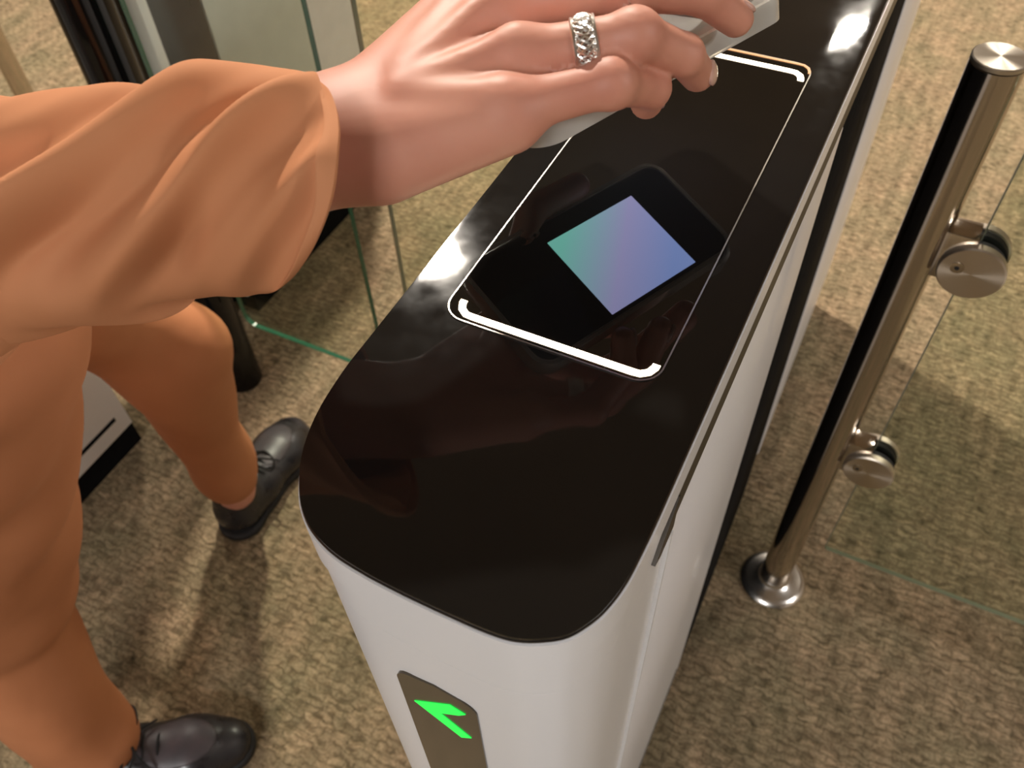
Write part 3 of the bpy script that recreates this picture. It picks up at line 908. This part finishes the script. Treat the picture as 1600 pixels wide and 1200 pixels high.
def sleeve(bm, grow=0.0, rings=90, seg=180, end=1.0):
    key = []
    for (t, b, zt, zb, bul, bow) in SL:
        T = W(*t, zt); B = W(*b, zb)
        key.append(np.concatenate([T, B, [bul, bow, (t[0] + b[0]) / 2, (b[1] - t[1]) / 2]]))
    path = catmull(key, 26)
    n = len(path)

    def ring_at(i, grow):
        q = path[i]; T, B = q[:3], q[3:6]
        c = (T + B) / 2; a1 = (T - B) / 2
        nx = path[min(i + 6, n - 1)]; pv = path[max(i - 6, 0)]
        tan = ((nx[:3] + nx[3:6]) - (pv[:3] + pv[3:6])); tan /= np.linalg.norm(tan)
        a2 = np.cross(tan, a1); a2 /= np.linalg.norm(a2)
        if a2 @ viewf > 0: a2 = -a2                 # towards the camera side
        r1 = np.linalg.norm(a1); ring = []
        sfrac = i / (n - 1)
        for k in range(seg):
            th = 2 * math.pi * k / seg
            s1, c1 = math.sin(th), math.cos(th)
            bow = q[7] * (s1 if s1 > 0 else .5 * s1)     # the near half of the ring runs further down the arm
            xp = q[8] + bow * .5; yp = q[9] * c1
            ph = (xp - 1.15 * yp + 22 * math.sin(xp / 90 + 1.3 * s1)) / 172 * 2 * math.pi
            d = .0088 * math.sin(ph + 1.1) + .0020 * math.sin(ph * 1.9 + .010 * yp + 2.0) + .0005 * math.sin(ph * 3.1 + .01 * xp)
            d *= .72 + .28 * math.sin(xp / 75 + yp / 60 + .8)
            d *= min(1, (1 - sfrac) * 2.2 + .03)
            d *= max(0.25, 1 - abs(c1) ** 6 * .75)
            # the hem curves inwards
            hem = -.0015 * max(0, (sfrac - .96) / .04) ** 2
            p = c + a1 / r1 * (r1 + d + hem - grow) * c1 + a2 * (q[6] + d * 1.3 + hem - grow) * s1
            ring.append(p + tan * (bow / 1350 * .34))
        return ring
    grid = [ring_at(i, 0) for i in range(n)] + [ring_at(n - 1, g) for g in (.0006, .0014)] + [ring_at(i, .0018) for i in range(n - 2, n - 70, -4)]
    vs = [[bm.verts.new(p) for p in ring] for ring in grid]
    for i in range(len(vs) - 1):
        for k in range(seg):
            bm.faces.new((vs[i][k], vs[i][(k + 1) % seg], vs[i + 1][(k + 1) % seg], vs[i + 1][k]))
    return bm


child('right_sleeve', sleeve(bmesh.new()), M_coat)


def seg_t(P, a, b):
    ab = (b - a).astype(np.float32); return np.clip(((P - a.astype(np.float32)) @ ab) / float(ab @ ab), 0, 1)


# trousers
def trouser_sdf(P):
    a = cone(P, pel + Zax * .06, pel, .150, .150)
    a = smin(a, cone(P, pel, hipR, .145, .115), .05)
    a = smin(a, cone(P, pel, hipL, .145, .105), .05)
    r = cone(P, hipR, kneeR - Zax * .04, .110, .091)
    low = cone(P, kneeR - Zax * .03, ankR + Zax * .01, .066, .066)
    r = smin(r, low, .006)
    l = smin(cone(P, hipL, kneeL, .082, .057), cone(P, kneeL, ankL + Zax * .03, .058, .047), .04)
    a = smin(smin(a, r, .02), l, .02)
    a = a + folds(P, .0055, 1.5) + .0035 * np.sin(26 * (P[..., 0] * .6 - P[..., 1] * .9 + P[..., 2] * 1.15) + 3 * np.sin(7 * P[..., 2]))
    a = np.maximum(a, P[..., 2] - (pel[2] + .05))
    return np.maximum(a, .045 - P[..., 2])


tp = np.array([pel, hipR, hipL, kneeR, kneeL, ankR, ankL])
tl = tp.min(0) - .18; th_ = tp.max(0) + .18; tl[2] = .0
child('trousers', nets(trouser_sdf, tl, th_, .008, 'trousers'), M_trous)


# shoes
def shoe(heel, toe, lab, lift=0.0):
    heel = np.array([*heel, 0.]); toe = np.array([*toe, 0.])
    d = toe - heel; Ls = np.linalg.norm(d); d /= Ls; s = np.array([d[1], -d[0], 0])

    def L(x, y, z): return heel + d * x + s * y + Zax * z
    RM = np.stack([d, s, Zax], 1)

    def up(P):
        a = cone(P, L(.045, 0, .040), L(.10, 0, .036), .036, .037)
        a = smin(a, cone(P, L(.10, .0, .034), L(.175, .003, .030), .038, .043, (Zax, .75)), .03)
        a = smin(a, cone(P, L(.175, .003, .026), L(Ls - .036, 0, .022), .042, .034, (Zax, .72)), .03)
        a = smin(a, cone(P, L(.050, 0, .045), L(.052, 0, .080), .034, .035), .02)
        return np.maximum(a, .012 - P[..., 2])

    def sole(P):
        a = cone(P, L(.042, 0, .008), L(.10, 0, .008), .039, .036)
        a = smin(a, cone(P, L(.10, 0, .008), L(.175, .003, .008), .036, .0465), .02)
        a = smin(a, cone(P, L(.175, .003, .008), L(Ls - .036, 0, .008), .0465, .037), .02)
        a = np.maximum(a, np.abs(P[..., 2] - .0075) - .0073)
        return a
    lo = np.minimum(heel, toe) - .06; hi = np.maximum(heel, toe) + .06; lo[2] = -.006; hi[2] = .13
    o = child('shoe', nets(up, lo, hi, .003, 'shoe'), M_shoe, label=lab)
    child('sole', nets(sole, lo, hi, .003, 'sole'), M_sole, parent=o)

    def vamp(P):
        a = up(P) - .0012
        q = (P - heel.astype(np.float32)) @ RM.astype(np.float32)
        m = np.sqrt(((q[..., 0] - (Ls - .092)) / .052) ** 2 + ((q[..., 1]) / .034) ** 2) - 1
        return np.maximum(np.maximum(a, m * .03), .040 - P[..., 2])
    child('vamp', nets(vamp, lo, hi, .0025, 'vamp'), M_shoe2, parent=o)
    bm = bmesh.new()
    for k in range(4):
        x = .085 + .018 * k
        z = .088 - .006 * k
        tube(bm, catmull([L(x, -.022, z - .012), L(x + .002, 0, z), L(x, .022, z - .012)], 5), .0018, 6)
    child('laces', bm, M_lace, parent=o)
    bm = bmesh.new()
    for sg in (-1, 1):
        kx = .112
        loop = catmull([L(kx, 0, .088), L(kx + .012, sg * .022, .104), L(kx + .004, sg * .044, .100), L(kx - .010, sg * .046, .090), L(kx - .008, sg * .022, .088), L(kx, 0, .088)], 7)
        tube(bm, loop, .0019, 6)
        tube(bm, catmull([L(kx, 0, .088), L(kx + .01, sg * .018, .084), L(kx + .024, sg * .034, .066)], 6), .0017, 6)
    child('bow', bm, M_lace, parent=o)
    return o


toeR = W(392, 1150, .03)[:2]
hr = toeR - np.array([.80, .60]) * .255
shoe(hr, toeR, 'black lace-up shoe standing at the bottom edge')
shoe((-.768, .405), (-.800, .655), 'black shoe stepping forward beside the turnstile')

# fingernails
for k, r in (('i', .0052), ('m', .0055), ('r', .0052), ('p', .0045)):
    a, b = J[k][2], J[k][3]
    t = (b - a); t /= np.linalg.norm(t)
    prox = J[k][1] - J[k][2]; prox /= np.linalg.norm(prox)
    dor = -(prox - prox.dot(t) * t); dor /= np.linalg.norm(dor)
    if dor @ hand_up < -.2: dor = -dor
    sd = np.cross(t, dor)
    c = b - t * .0005 + dor * RAD[k][3] * .86
    RM_ = np.stack([t, sd, dor], 1)
    child('fingernail', nets(lambda P: ell(P, c, (.0062, r * .98, .0019), RM_), c - .011, c + .011, .0009, 'nail'), M_nail)

# braided ring
c = W(912, 54, 1.0935)
ax_ = J['r'][1] - J['r'][0]; ax_ /= np.linalg.norm(ax_)
tpar = (c - J['r'][0]) @ ax_; c = J['r'][0] + ax_ * tpar
e1 = np.cross(ax_, Zax); e1 /= np.linalg.norm(e1); e2 = np.cross(ax_, e1)
L_ = np.linalg.norm(J['r'][1] - J['r'][0])
rad = RAD['r'][0] * .92 + (RAD['r'][1] * .96 - RAD['r'][0] * .92) * tpar / L_
bm = bmesh.new()
NB = 6
for s in range(NB):
    pth = []
    for k in range(120):
        a = 2 * math.pi * k / 120
        ph = a * 5 + 2 * math.pi * s / NB
        rr = rad + .0009 + .0006 * math.cos(2 * ph)
        pth.append(c + ax_ * (.0034 * math.sin(ph)) + (e1 * math.cos(a) + e2 * math.sin(a)) * rr)
    tube(bm, pth, .00068, 6, True)
for o_ in (-.0040, .0040):
    tube(bm, [c + ax_ * o_ + (e1 * math.cos(2 * math.pi * k / 64) + e2 * math.sin(2 * math.pi * k / 64)) * (rad + .0006) for k in range(64)], .0007, 6, True)
child('ring', bm, M_silver, label='wide braided silver ring on the ring finger')
